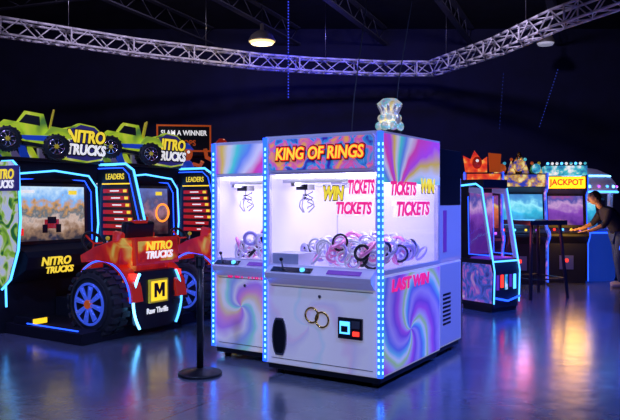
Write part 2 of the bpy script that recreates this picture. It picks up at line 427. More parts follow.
    mb.box(-h,h,0,D,zh,zt,BLACK if style=='back' else WHITE)
    mb.box(-h+.1,h-.1,.1,D-.1,zt,zt+.015,DARK)
    mb.build('header',e,.02)
    mb=MB()
    for sx in(-1,1):
        mb.box(sx*h,sx*(h+.006),.03,D-.03,zh-.08 if D>1 else zh,zt-.02,SWT)
    if style=='side':
        SF=swirl(name+'_header_art','x',-.2,1.4,RAIN,.45,.3,5,.08,.25)
        mb.box(-h+.04,h-.04,-.006,0,zh+.03,zt-.03,SF)
    mb.build('header_side_art',e)
    if title:
        MQ=noisy('marquee_art',[(.34,(.05,.03,.45)),(.46,(.05,.35,.8)),(.54,(.85,.1,.5)),(.66,(1,.45,.1))],8,es=.5,rough=.2,distort=1)
        mb=MB(); w=h-.045
        def rr(w,z0,z1,c): return [(-w,z0+c),(-w+c,z0),(w-c,z0),(w,z0+c),(w,z1-c),(w-c,z1),(-w+c,z1),(-w,z1-c)]
        mb.prism(rr(w,zh+.02,zt-.02,.03),'y',-.02,0,WHITE)
        mb.prism(rr(w-.015,zh+.035,zt-.035,.025),'y',-.026,-.018,MQ)
        mb.build('marquee',e)
        txt(e,'KING OF RINGS',(0,-.044,(zh+zt)/2),.142,YTX,FRONT,.003,.002,.84,.12,'marquee_lettering')
        txt(e,'KING OF RINGS',(0,-.039,(zh+zt)/2),.142,RTX,FRONT,.003,.010,.84,.12,'marquee_lettering_outline')
        txt(e,'KING OF RINGS',(0,-.034,(zh+zt)/2),.142,BTX,FRONT,.003,.018,.84,.12,'marquee_lettering_shadow')
    def decal(rot,loc,items,face):
        d=Vector((0,-.004,0)) if face=='f' else Vector((.004,0,0))
        L0=Vector(loc); u=Vector((1,0,0)) if face=='f' else Vector((0,1,0))
        for (t,dx,dz,sz,m,sx) in items:
            pos=L0+u*dx+Vector((0,0,dz))
            txt(e,t,pos+d*2,sz,m,rot,.002,.006,sx,.2,'window_lettering')
            txt(e,t,pos+d,sz,BTX if m==YTX else WTX,rot,.0015,.014,sx,.2,'window_lettering_outline')
    if style=='main':
        decal(FRONT,(h*.5,.006,1.50),[('WIN',-.16,.05,.15,YTX,.62),('TICKETS',.10,.10,.15,PTX,.42),('TICKETS',.03,-.07,.13,PTX,.66)],'f')
        decal(SIDE_R,(h+.0,D*.5,1.50),[('TICKETS',-.22,.09,.15,PTX,.9),('WIN',.30,.12,.17,YTX,.9),('TICKETS',-.02,-.08,.16,PTX,1.15)],'s')
        txt(e,'LAST TICKET WINS',(h*.45,-.004,.82),.05,PTX,FRONT,.002,.002,.9,0,'cabinet_lettering')
        txt(e,'LAST WIN',(h+.01,D*.45,.80),.13,PTX,SIDE_R,.002,.006,1.3,.1,'side_lettering')
    if style=='side':
        txt(e,'LAST WIN',(0,-.006,.8),.10,PTX,FRONT,.002,.003,.9,0,'cabinet_lettering')
    mb=MB()
    for sx in((-1,1) if style!='side' else (-1,)):
        if style=='back' : continue
        mb.box(sx*(h+.004),sx*(h-.026),-.014,.0,.1,zt-.01,LEDB)
        mb.box(sx*(h+.014),sx*(h+.004),-.014,.02,.1,zt-.01,LEDB)
        n=int((zt-.15)/.05)
        for i in range(n):
            z=.13+i*.05
            mb.box(sx*(h-.019),sx*(h-.005),-.017,-.013,z,z+.022,LEDW)
            mb.box(sx*(h+.013),sx*(h+.017),-.006,.008,z,z+.022,LEDW)
    if style!='back': mb.build('led_strips',e)
    light('interior_lamp','POINT',(0,D*.45,zh-.12),power,(.82,.74,1),.1,e)
    return e
def loc_of(cx,cy,rz,dx,dy):
    u=Vector((math.cos(rz),math.sin(rz)));v=Vector((-math.sin(rz),math.cos(rz)))
    p=Vector((cx,cy))+u*dx+v*dy; return (p.x,p.y)
RZ=math.radians(-32)
FRc=(.558,5.5)
W0,D0=1.12,1.25
main=loc_of(*FRc,RZ,-W0/2,0)
cm=crane('crane_prize_machine',main,RZ,W0,D0,seed=3,rings=230,power=10)
crane('crane_prize_machine',loc_of(*FRc,RZ,-W0-.03-.39,.27),RZ,.77,.95,2.05,False,6.5,110,5,'side')
p=loc_of(*FRc,RZ,-W0/2-.02,D0+.62+.03)
crane('crane_prize_machine',p,RZ+math.pi,W0-.02,.62,1.99,False,4,40,9,'back')
mb=MB()
GEM=noisy('iridescent_gem',[(.3,(.9,.2,.7)),(.45,(.3,.9,1)),(.55,(1,1,1)),(.7,(1,.8,.3))],14,es=.35,rough=.08,metal=.6)
tx,ty,tz=.42,.45,2.065
mb.cyl((tx,ty,tz),(tx,ty,tz+.03),.1,.09,BLACK,20)
mb.torus((tx,ty,tz+.11),(.3,1,0),.085,.028,SILVER,28,10)
for i in range(10):
    a=i*2*math.pi/10
    mb.cyl((tx+.06*math.cos(a),ty+.06*math.sin(a),tz+.17),(tx+.1*math.cos(a),ty+.1*math.sin(a),tz+.24),.016,.010,SILVER,6)
vs=bmesh.ops.create_cone(mb.bm,cap_ends=True,segments=8,radius1=.03,radius2=.115,depth=.08,matrix=Matrix.Translation((tx,ty,tz+.21)))['verts']; mb._f(vs,GEM)
vs=bmesh.ops.create_cone(mb.bm,cap_ends=True,segments=8,radius1=.115,radius2=.06,depth=.045,matrix=Matrix.Translation((tx,ty,tz+.272)))['verts']; mb._f(vs,GEM)
for i in range(8):
    a=i*math.pi/4; mb.sph((tx+.09*math.cos(a),ty+.09*math.sin(a),tz+.06),.04,GEM,8)
    mb.sph((tx+.07*math.cos(a+.4),ty+.07*math.sin(a+.4),tz+.13),.035,GEM,8)
mb.build('ring_topper',cm)
mb=MB()
mb.tube([(-.2,.9,2.06),(-.22,1.0,2.5),(-.3,1.6,4.2),(-.32,1.9,H)],.006,JOI,6)
mb.tube([(.2,1.0,2.06),(.2,1.1,2.6),(.22,1.8,4.6),(.22,2.0,H)],.006,JOI,6)
mb.build('power_drop_cables',cm)

# ---------------------------------------------------------------- wheels / trucks
RIMB=mat('blue_lit_rim',(.06,.12,.6),.25,.6,em=(.06,.14,1),es=.5)
def wheel(mb,c,r,w,rim=RIMB,blocks=22):
    x,y,z=c
    mb.lathe((x-w/2,y,z),(1,0,0),[(r*.55,0),(r*.62,-.0),(r*.85,0),(r*.95,w*.12),(r*.95,w*.88),(r*.85,w),(r*.62,w),(r*.55,w)],RUBBER,36)
    for i in range(blocks):
        a=2*math.pi*i/blocks
        for k,s in ((0,.27),(.5,-.27)):
            aa=a+k*2*math.pi/blocks
            mb.boxr((x+s*w,y+r*.96*math.cos(aa),z+r*.96*math.sin(aa)),(w*.44,r*.15,r*.1),(aa+math.pi/2,0,0),RUBBER)
    for sx in(-1,1):
        X=x+sx*w/2
        mb.cyl((X-sx*.05*w,y,z),(X+sx*.01,y,z),r*.56,r*.56,BLACK,30)
        mb.torus((X+sx*.008,y,z),(1,0,0),r*.58,r*.04,rim,36,6)
        mb.torus((X+sx*.006,y,z),(1,0,0),r*.76,r*.02,RUBBER,36,6)
        for i in range(8):
            a=i*math.pi/4+.2
            mb.cyl((X+sx*.015,y+r*.12*math.cos(a),z+r*.12*math.sin(a)),(X+sx*.012,y+r*.52*math.cos(a),z+r*.52*math.sin(a)),r*.05,r*.085,rim,6)
        mb.cyl((X,y,z),(X+sx*.04,y,z),r*.17,r*.12,ORAP if rim is RIMB else YELP,14)
def minitruck(e,x,y,z,s,body,rz,tilt=.0):
    mb=MB()
    prof=[(-.5,.22),(-.5,.42),(-.18,.46),(-.08,.68),(.2,.68),(.3,.47),(.55,.40),(.57,.22)]
    mb.prism([(a*s,b*s) for a,b in prof],'x',-.17*s,.17*s,body)
    mb.prism([(a*s,b*s) for a,b in [(-.06,.49),(-.03,.63),(.17,.63),(.25,.49)]],'x',-.175*s,.175*s,BLACK)
    mb.prism([(a*s,b*s) for a,b in [(-.48,.30),(-.2,.36),(.2,.30),(.5,.36),(.5,.30),(.1,.24)]],'x',-.176*s,.176*s,BLUEP)
    mb.box(-.2*s,.2*s,-.53*s,-.49*s,.25*s,.33*s,CHROME).box(-.2*s,.2*s,.56*s,.6*s,.22*s,.3*s,CHROME)
    mb.box(-.15*s,.15*s,-.4*s,.4*s,.16*s,.22*s,BLACK)
    for sx in(-1,1):
        mb.prism([(a*s,b*s) for a,b in [(-.55,.36),(-.45,.5),(-.22,.5),(-.14,.36)]],'x',sx*.17*s,sx*.3*s,body)
        mb.prism([(a*s,b*s) for a,b in [(.17,.36),(.24,.48),(.46,.48),(.56,.36)]],'x',sx*.17*s,sx*.3*s,body)
    mb.tube([(-.1*s,-.2*s,.45*s),(-.1*s,-.22*s,.78*s),(.1*s,-.22*s,.78*s),(.1*s,-.2*s,.45*s)],.018*s,YELP,6)
    mb.build('topper_truck_body',e,.006,(x,y,z),(tilt,0,rz))
    mb=MB()
    for sx in(-1,1):
        for yy in(-.34,.36):
            wheel(mb,(sx*.28*s,yy*s,.2*s),.2*s,.18*s,CHROME,14)
    mb.build('topper_truck_wheels',e,0,(x,y,z),(tilt,0,rz))

SCR=screenmat('race_screen',1.02,1.66,[(.0,(.03,.03,.05)),(.2,(.3,.18,.12)),(.38,(.6,.45,.4)),(.5,(.12,.16,.2)),(.62,(.6,.3,.1)),(.75,(.2,.45,.9)),(1,(.6,.8,1))],1.0,11)
SCR2=screenmat('race_screen_dark',1.02,1.66,[(.0,(.02,.01,.02)),(.3,(.12,.06,.08)),(.5,(.4,.2,.3)),(.7,(.1,.1,.25)),(1,(.15,.2,.6))],.8,9)
ROWB=mat('leaderboard_row_red',(.3,.01,.02),.4,em=(.7,.015,.02),es=.45)
def racer(loc,rz,scr,ring=False):
    e=root('monster_truck_racing_game',(*loc,0),rz)
    mb=MB()
    mb.prism([(.03,0),(.03,.6),(-.03,.95),(.03,1.0),(.05,1.7),(-.02,1.76),(-.02,1.95),(.4,1.95),(.42,0)],'x',-.68,.68,MATTE)
    mb.box(-.62,.72,-1.28,.05,.0,.12,MATTE)
    mb.prism([(.02,.55),(-.3,.72),(-.34,.86),(-.28,.92),(.04,.98)],'x',-.58,.64,MATTE)
    mb.box(-.6,-.36,-.42,-.1,.12,.2,BLACK); mb.box(-.58,-.40,-.43,-.42,.13,.19,YEL)
    mb.box(.02,.5,-.34,-.02,.12,.34,DARK)
    mb.boxr((.16,-.36,.26),(.09,.03,.16),(math.radians(-35),0,0),STEEL); mb.boxr((.34,-.36,.26),(.09,.03,.16),(math.radians(-35),0,0),STEEL)
    mb.build('cabinet',e,.012)
    mb=MB()
    mb.boxr((-.04,.034,1.34),(1.10,.04,.72),(math.radians(-1.6),0,0),BLACK)
    mb.boxr((-.04,.012,1.34),(1.0,.01,.64),(math.radians(-1.6),0,0),scr)
    mb.boxr((-.38,.002,1.6),(.24,.004,.035),(0,0,0),WTX).boxr((.28,.002,1.59),(.12,.004,.05),(0,0,0),YTX).boxr((-.45,.002,1.13),(.1,.004,.08),(0,0,0),RTX)
    mb.box(-.12,.08,.0,.004,1.16,1.27,REDP).box(-.15,-.08,-.002,.002,1.11,1.21,BLACK).box(.04,.11,-.002,.002,1.11,1.21,BLACK).box(-.08,.04,-.003,.003,1.22,1.30,DARK)
    if ring:
        mb.torus((.34,-.01,1.32),(0,1,0),.12,.014,LEDO,28,6)
    mb.build('screen',e)
    mb=MB()
    c=Vector((.25,-.42,.98)); nrm=Vector((0,-.85,.5))
    mb.torus(c,nrm,.15,.018,BLACK,30,8); mb.cyl(c-nrm.normalized()*.12,c,.03,.05,BLACK,14)
    for a in(0,2.1,4.2):
        q=nrm.to_track_quat('Z','Y'); mb.cyl(c,c+q@Vector((.14*math.cos(a),.14*math.sin(a),0)),.012,.012,REDP,6)
    mb.boxr((-.2,-.29,.88),(.3,.08,.02),(math.radians(50),0,0),LEDR)
    mb.cyl((.5,-.36,.88),(.5,-.38,1.02),.01,.01,STEEL,8).sph((.5,-.38,1.03),.028,YELP,10)
    mb.build('steering_wheel_and_dash',e)
    txt(e,'NITRO',(-.22,-.345,.80),.13,YTX,FRONT,.004,.004,1,.2); txt(e,'TRUCKS',(-.18,-.35,.70),.10,YTX,FRONT,.004,.004,1,.2)
    mb=MB()
    fr=[(-.64,.3),(-.66,.9),(-.67,1.3),(-.64,1.62),(-.5,1.8),(0,1.85),(.5,1.8),(.62,1.66),(.65,1.2),(.62,.95)]
    mb.tube([(a,-.03,b) for a,b in fr],.012,LEDC,8)
    fr=[(-.60,1.0),(-.61,1.3),(-.58,1.6),(-.46,1.74),(0,1.77),(.46,1.74),(.56,1.6),(.58,1.0)]
    mb.tube([(a,-.0,b) for a,b in fr],.008,LEDB,6)
    mb.tube([(-.6,-.35,.14),(-.6,-1.2,.14)],.008,LEDB,6)
    mb.build('led_frame',e)
    sx=1
    mb=MB(); a=sx*.66; b=sx*.70
    mb.prism([(0,.62),(-.55,.86),(-.88,.9),(-.90,.98),(-.62,1.86),(-.5,1.93),(0,1.93)],'x',a,b,BLACK)
    mb.prism([(0,.62),(-.55,.86),(-.88,.9),(-.90,.98),(-.62,1.86),(-.5,1.93),(0,1.93)],'x',b,b+.004,PURP)
    mb.build('side_wing',e,.006)
    mb=MB()
    edge=[(0,1.95),(-.5,1.95),(-.64,1.87),(-.92,.98),(-.90,.88),(-.55,.84),(-.05,.62)]
    mb.tube([((a+b)/2,y,z) for y,z in edge],.015,LEDC,8)
    mb.tube([(a-.01,y,z) for y,z in [(-.03,1.9),(-.48,1.9),(-.585,1.82),(-.84,1.0),(-.5,.92)]],.007,LEDB,8)
    mb.tube([(b+.008,y,z) for y,z in [(-.1,.8),(-.5,.95),(-.8,1.02),(-.58,1.78),(-.1,1.82)]],.008,LEDB,6)
    mb.build('wing_led',e)
    mb=MB(); xi=a-.006
    mb.prism([(-.08,1.02),(-.74,1.02),(-.56,1.70),(-.08,1.70)],'x',xi,a,BLACK)
    for r in range(7):
        z=1.06+r*.088; ye=-.70+r*.022
        mb.box(xi,xi-.003,ye,-.12,z,z+.05,ROWB)
        mb.box(xi-.003,xi-.006,ye+.02,ye+.08,z+.008,z+.042,YTX)
        mb.box(xi-.003,xi-.006,ye+.16,ye+.32,z+.018,z+.034,WTX)
    mb.box(xi,xi-.004,-.56,-.1,1.72,1.86,BLACK)
    mb.box(xi,xi-.004,-.60,-.1,1.695,1.71,YEL)
    mb.build('leaderboard_panel',e)
    txt(e,'LEADERS',(xi-.007,-.34,1.79),.10,YTX,SIDE_L,.002,.001,.85)
    mb=MB()
    wp=[(0,.5),(-.16,.62),(-.30,.95),(-.34,1.3),(-.30,1.86),(-.2,1.93),(0,1.93)]
    mb.prism(wp,'x',-.66,-.70,BLACK); mb.prism(wp,'x',-.70,-.704,GREENMIX)
    mb.box(-.72,-.70,-.36,.3,1.60,1.88,NAVY)
    mb.build('side_wing',e,.004)
    mb=MB(); mb.tube([(-.68,y-.008,z) for y,z in wp],.014,LEDC,8); mb.build('wing_led',e)
    txt(e,'NITRO',(-.726,-.08,1.78),.15,YTX,SIDE_L,.003,.004,.9,.15); txt(e,'TRUCKS',(-.726,-.08,1.67),.12,WTX,SIDE_L,.003,.003,.9,.15)
    mb=MB()
    mb.box(-.66,.66,-.06,.3,1.95,1.99,BLACK)
    w=[(.08,1.99),(.02,2.12),(.06,2.36),(.22,2.40),(.3,2.44),(.52,2.42),(.64,2.34),(.70,2.16),(.64,2.0),(.4,1.96)]
    mb.prism(w,'y',-.12,-.05,LIME)
    cx=sum(a for a,b in w)/len(w); cz=sum(b for a,b in w)/len(w)
    mb.prism([(cx+(a-cx)*.92,cz+(b-cz)*.92) for a,b in w],'y',-.13,-.11,NAVY)
    for k in range(7):
        mb.prism([(-.72+k*.12,1.99),(-.80+k*.13,2.22+.12*(k%2)),(-.6+k*.12,1.99)],'y',.10,.14,[BLUEP,LIME,WHITE][k%3])
    mb.build('topper_sign',e,.004)
    for (t,z,sz,m) in (('NITRO',2.27,.21,YTX),('TRUCKS',2.11,.175,WTX)):
        txt(e,t,(.37,-.140,z),sz,m,FRONT,.006,.006,.9,.15)
        txt(e,t,(.375,-.134,z-.005),sz,BTX,FRONT,.004,.020,.9,.15)
    minitruck(e,-.32,-.02,2.0,.74,LIME,math.radians(55),.15)
    X0p,X1p=-.12,.66
    mb=MB(); cx=(X0p+X1p)/2
    mb.prism([(-1.30,.16),(-1.34,.5),(-1.36,.86),(-1.30,1.04),(-1.18,1.08),(-1.02,.98),(-.9,.80),(-.55,.70),(-.5,.16)],'x',X0p+.10,X1p-.10,FLAME)
    mb.build('seat_pod_body',e,.02)
    mb=MB(); WY=-1.10
    for (a,b) in ((X0p-.03,X0p+.13),(X1p-.13,X1p+.03)):
        out=[];inn=[]
        for i in range(9):
            t=math.pi*(i/8)
            out.append((WY+.06+.48*math.cos(t),.40+.46*math.sin(t)))
            inn.append((WY+.06+.41*math.cos(t),.40+.40*math.sin(t)))
        for i in range(8):
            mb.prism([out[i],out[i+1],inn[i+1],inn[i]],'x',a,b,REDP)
        mb.prism([(-1.36,.80),(-1.38,.98),(-1.24,1.06),(-.95,.98),(-.72,.88),(-.74,.80),(-.95,.84)],'x',a-.04,b-.03,FLAME)
        mb.box(a,b,WY-.05,WY+.05,.3,.82,BLACK)
    mb.build('fenders',e,.008)
    mb=MB()
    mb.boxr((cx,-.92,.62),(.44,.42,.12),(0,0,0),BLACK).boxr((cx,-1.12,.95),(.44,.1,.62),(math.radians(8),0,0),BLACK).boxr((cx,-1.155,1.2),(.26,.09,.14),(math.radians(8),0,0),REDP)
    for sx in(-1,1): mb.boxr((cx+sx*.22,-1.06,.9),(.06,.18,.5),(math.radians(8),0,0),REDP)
    mb.build('seat',e,.03)
    mb=MB()
    for wx in(X0p-.13,X1p-.03): wheel(mb,(wx,WY,.385),.375,.24)
    mb.build('wheels',e)
    mb=MB()
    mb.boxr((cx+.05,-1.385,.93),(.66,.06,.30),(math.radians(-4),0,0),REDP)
    mb.boxr((cx+.05,-1.42,.93),(.58,.02,.23),(math.radians(-4),0,0),FLAME)
    mb.prism([(X0p+.02,.16),(X0p+.02,.5),(X0p+.12,.72),(X1p-.12,.72),(X1p-.02,.5),(X1p-.02,.16),(X1p-.2,.08),(X0p+.2,.08)],'y',-1.46,-1.32,BLACK)
    mb.box(cx-.14,cx+.14,-1.49,-1.46,.36,.62,YELP); mb.box(cx-.12,cx+.12,-1.494,-1.46,.38,.60,YEL)
    mb.prism([(cx-.08,.42),(cx-.08,.58),(cx-.03,.58),(cx-.0,.50),(cx+.03,.58),(cx+.08,.58),(cx+.08,.42),(cx+.04,.42),(cx+.04,.5),(cx,.44),(cx-.04,.5),(cx-.04,.42)],'y',-1.50,-1.494,BTX)
    for sx in(-1,1): mb.box(cx+sx*.30,cx+sx*.37,-1.47,-1.39,.64,.70,LEDR)
    mb.build('rear_panel',e,.006)
    mb=MB()
    for sx in(-1,1):
        mb.tube([(cx+sx*.37*(1-.25*abs(t)**2),-1.475,.40+.3*t) for t in [-1+.2*i for i in range(11)]],.014,LEDW if sx<0 else LEDC,8)
    mb.tube([(X0p-.035,WY+.06+.45*math.cos(t),.40+.43*math.sin(t)) for t in [math.pi*i/20 for i in range(21)]],.009,LEDB,6)
    mb.build('pod_led',e)
    txt(e,'NITRO',(cx+.05,-1.44,.985),.13,YTX,(math.pi/2-.07,0,0),.004,.004,1,.2)
    txt(e,'TRUCKS',(cx+.05,-1.44,.885),.11,WTX,(math.pi/2-.07,0,0),.004,.004,1,.2)
    txt(e,'Raw Thrills',(cx,-1.465,.27),.085,WTX,FRONT,.002,.002,.85,0)
    return e
RR=math.radians(57); cA=(-3.08,8.4); row=(.753,1.158)
racer(cA,RR,SCR)
racer((cA[0]+row[0]*1.06,cA[1]+row[1]*1.06),RR,SCR2,True)

# ---------------------------------------------------------------- upright cabinets
def upright(name,loc,rz,W,D,zt,bodym,ledm,scr,signm,text='',tm=None,side=None):
    e=root(name,(*loc,0),rz); h=W/2
    prof=[(0,.05),(0,.72),(-.2,.86),(-.18,.94),(.08,1.02),(.18,zt-.36),(0,zt-.27),(0,zt),(D,zt),(D,.05)]
    mb=MB()
    for sx in(-1,1): mb.prism(prof,'x',sx*h,sx*(h-.03),side or bodym)
    inn=[(.04,.0),(.04,.72),(-.14,.85),(-.13,.90),(.12,.99),(.22,zt-.36),(.04,zt-.25),(.04,zt-.02),(D-.03,zt-.02),(D-.03,.0)]
    mb.prism(inn,'x',-h+.03,h-.03,bodym)
    mb.build('cabinet_body',e,.006)
    mb=MB()
    for sx in(-1,1): mb.tube([(sx*(h+.004),y-.004,z) for y,z in prof[:8]],.009,ledm,6)
    mb.build('led_trim',e)
    mb=MB()
    a=math.atan2(.1,zt-.36-.99)
    mb.boxr((0,.155,(zt-.36+.99)/2+.02),(W-.12,.012,(zt-1.42)),(-a,0,0),scr)
    mb.box(-h+.04,h-.04,.02,.04,zt-.24,zt-.03,signm)
    mb.boxr((0,-.02,.955),(W-.1,.2,.015),(math.radians(20),0,0),DARK)
    for i in range(4): mb.cyl((-h*.6+i*h*.4,-.03,.95),(-h*.6+i*h*.4,-.04,.985),.022,.02,[LEDR,LEDC,YEL,LEDP][i],10)
    mb.box(-.12,.12,.02,.04,.25,.5,STEEL).box(-.03,.03,.015,.02,.38,.44,LEDR)
    mb.build('screen_and_controls',e)
    if text: txt(e,text,(0,.012,zt-.135),.15,tm or RTX,FRONT,.004,.004,.9)
    return e
SC_C=screenmat('cyan_screen',1.05,1.7,[(.0,(.02,.1,.3)),(.35,(.04,.45,.7)),(.55,(.3,.8,.95)),(.7,(.08,.35,.7)),(1,(.05,.15,.5))],1.1,6)
SC_P=screenmat('purple_screen',1.05,1.7,[(.0,(.1,.02,.3)),(.35,(.3,.08,.6)),(.55,(.7,.4,.8)),(.7,(.1,.1,.5)),(1,(.6,.1,.3))],.8,6)
SC_O=screenmat('orange_screen',1.05,1.7,[(.0,(.2,.02,.02)),(.35,(.9,.2,.05)),(.55,(1,.7,.2)),(.7,(.3,.05,.3)),(1,(.1,.2,.6))],.8,7)
SIGN_R=noisy('red_orange_sign',[(.38,(.6,.02,.02)),(.55,(1,.12,.02)),(.65,(.9,.5,.1))],8,es=.8)
SIGN_C=noisy('cyan_sign',[(.35,(.02,.15,.4)),(.5,(.05,.5,.6)),(.65,(.8,.85,.9))],10,es=.8)
SIGN_G=noisy('gold_blue_sign',[(.38,(.03,.05,.4)),(.5,(.6,.3,.05)),(.62,(1,.8,.3))],9,es=.7)
SIDEART=noisy('cabinet_side_art',[(.3,(.05,.03,.3)),(.45,(.1,.2,.8)),(.55,(.6,.15,.7)),(.7,(.9,.8,1))],4,es=.3,distort=2)

e=root('ticket_pusher_game',(2.5,9.6,0),math.radians(35)); e.scale=(.78,.68,1); h=.32
mb=MB(); mb.prism([(-.34,.06),(-.36,.55),(-.30,.70),(.5,.70),(.5,.06)],'x',-h,h,DARK)
mb.prism([(-.30,.12),(-.32,.52),(-.27,.64),(.46,.64),(.46,.12)],'x',-h-.006,h+.006,SIDEART)
mb.prism([(.3,.7),(.32,1.7),(.5,1.7),(.5,.7)],'x',-h,h,BLACK)
for sx in(-1,1): mb.prism([(-.33,.70),(-.06,1.66),(.3,1.70),(.3,1.6),(0,1.58),(-.24,.72)],'x',sx*h,sx*(h-.03),WHITE)
mb.box(-h,h,-.08,.5,1.66,1.78,BLACK); mb.box(-h,h,-.3,.45,0,.08,BLACK)
mb.build('cabinet_body',e,.008)
mb=MB()
for sx in(-1,1):
    mb.tube([(sx*(h+.008),y,z) for y,z in [(-.36,.12),(-.38,.55),(-.33,.72),(-.06,1.66),(.1,1.72),(.5,1.7)]],.014,LEDC,8)
    mb.tube([(sx*(h+.008),y,z) for y,z in [(-.25,.76),(.28,.76),(.3,1.55)]],.008,LEDB,8)
mb.tube([(-h,-.39,.2),(0,-.395,.15),(h,-.39,.2)],.014,LEDB,8)
mb.tube([(-h,-.34,.68),(h,-.34,.68)],.012,LEDC,8)
mb.box(-h+.03,h-.03,.28,.3,.75,1.6,SC_P)
mb.box(-h+.04,h-.04,-.25,.28,.70,.72,PURP)
for k in range(5): mb.box(-h+.06+k*.11,-h+.12+k*.11,-.37,-.355,.3+.03*(k%2),.5,[PURP,LEDR,SIGN_C,PURP,LEDC][k])
mb.build('play_field_and_leds',e)
mb=MB()
for sx in(-1,1): mb.prism([(-.27,.74),(-.03,1.6),(.28,1.6),(.28,.74)],'x',sx*(h-.01),sx*(h-.014),GLASS)
mb.build('side_glass',e)
e=upright('redemption_arcade_game',(2.78,11.2),math.radians(-10),.6,.7,1.95,BLACK,LEDB,SC_O,SIGN_R,'',None,SIDEART)
mb=MB()
mb.prism([(-.28,1.95),(-.32,2.22),(-.2,2.16),(-.14,2.3),(-.02,2.14),(.06,2.2),(.06,1.95)],'y',.1,.16,SIGN_R)
mb.prism([(.1,1.95),(.08,2.26),(.28,2.24),(.26,1.95)],'y',.1,.16,ORAP)
mb.sph((-.1,.06,2.1),(.08,.07,.1),REDP,12).sph((-.1,.0,2.13),.025,WTX,8)
mb.build('character_topper',e)
light('floor_reflection_fill','POINT',(.45,-.6,1.0),9,(1,.10,.12),.22,e)  # added red light in front of the cabinet, for a floor streak

e=upright('wide_screen_shooting_game',(3.72,12.4),math.radians(-8),.95,.7,1.98,BLACK,LEDB,SC_C,SIGN_G,'',None,SIDEART)
mb=MB()
for i in range(7):
    x=-.36+i*.12; mb.prism([(x-.07,1.98),(x,2.14+.07*(i in(2,3,4))),(x+.07,1.98)],'y',.2,.26,GOLD if i%2 else SIGN_G)
    mb.sph((x,.2,2.16+.07*(i in(2,3,4))),.03,[YELP,SIGN_C,ORAP][i%3],8)
mb.sph((0,.12,2.13),(.1,.08,.12),SIGN_G,12).cyl((0,.12,2.22),(0,.12,2.36),.07,.02,GOLD,10)
mb.sph((-.3,.12,2.06),(.08,.07,.09),ORAP,10).sph((.3,.12,2.06),(.08,.07,.09),SIGN_C,10)
mb.build('crown_topper',e)
light('blue_reflection_fill','POINT',(0,-.4,1.3),10,(.1,.4,1),.2,e)  # added blue light before the screen, to strengthen its floor reflection
e=upright('jackpot_redemption_game',(4.62,12.6),math.radians(-12),.72,.75,1.95,BLACK,LEDB,SC_P,YELS,'JACKPOT',RTX,BLACK)
mb=MB(); mb.box(-.36,.36,.05,.6,1.95,2.12,SIGN_C)
for i in range(9): mb.sph((-.32+i*.08,.04,2.16),.026,[LEDC,WTX,SIGN_C][i%3],8)
mb.build('lit_topper',e)
light('floor_reflection_fill','POINT',(0,-.6,1.05),22,(1,.5,.05),.32,e)  # added yellow light below the sign, to spread its floor reflection
e=root('domed_coin_pusher',(5.28,13.4,0),math.radians(-15)); mb=MB()
mb.lathe((0,0,0),(0,0,1),[(.5,0),(.52,.06),(.5,.8),(.58,.86),(.58,.94),(.5,.96)],BLUEP,32)
mb.lathe((0,0,1.62),(0,0,1),[(.52,0),(.56,.06),(.52,.2),(.4,.36),(.2,.46),(.04,.49)],WHITE,32)
for i in range(6):
    a=i*math.pi/3+.3; mb.cyl((.48*math.cos(a),.48*math.sin(a),.95),(.5*math.cos(a),.5*math.sin(a),1.65),.03,.03,WHITE,8)
mb.cyl((0,0,.96),(0,0,1.62),.22,.14,SC_C,20)
mb.build('drum_cabinet_and_dome',e)
mb=MB(); mb.torus((0,0,.9),(0,0,1),.59,.016,LEDB,40,6).torus((0,0,1.65),(0,0,1),.56,.02,LEDC,40,6).torus((0,0,1.95),(0,0,1),.43,.014,LEDW,40,6)
for i in range(20):
    a=i*math.pi/10; mb.sph((.545*math.cos(a),.545*math.sin(a),1.75),.026,[LEDW,LEDP,LEDC][i%3],8)
mb.build('dome_lights',e)
mb=MB(); mb.cyl((0,0,.96),(0,0,1.64),.47,.47,GLASS,32); mb.build('drum_glass',e)

e=root('tall_bar_table',(3.5,10.9,0),math.radians(20)); mb=MB()
mb.box(-.34,.34,-.34,.34,1.12,1.19,BLACK)
for sx in(-1,1):
    for sy in(-1,1):
        mb.cyl((sx*.34,sy*.34,0),(sx*.26,sy*.26,1.12),.026,.026,BLACK,8)
for sx in(-1,1):
    mb.cyl((sx*.315,-.315,.3),(sx*.315,.315,.3),.014,.014,BLACK,6).cyl((-.315,sx*.315,.3),(.315,sx*.315,.3),.014,.014,BLACK,6)
mb.build('table_frame_and_top',e,.004)

e=root('air_hockey_table',(5.0,9.6,0),math.radians(-25)); mb=MB()
mb.prism([(-.6,.78),(-.66,.9),(-.6,.95),(.6,.95),(.66,.9),(.6,.78),(.5,.62),(-.5,.62)],'y',-1.05,1.05,BLUEP)
mb.box(-.56,.56,-1.0,1.0,.95,.955,WHITE)
for sx in(-1,1):
    mb.box(sx*.56,sx*.66,-1.08,1.08,.93,1.0,BLUEP)
    for yy in(-.8,.8): mb.box(sx*.48,sx*.32,yy-.15,yy+.15,.0,.64,BLUEP)
    mb.box(-.66,.66,sx*1.0,sx*1.08,.93,1.0,BLUEP)
mb.build('table_body',e,.012)
mb=MB()
for sx in(-1,1): mb.box(sx*.668,sx*.675,-1.0,1.0,.86,.88,LEDB)
mb.box(-.6,.6,-1.09,-1.08,.84,.86,LEDB)
mb.build('led_edges',e)

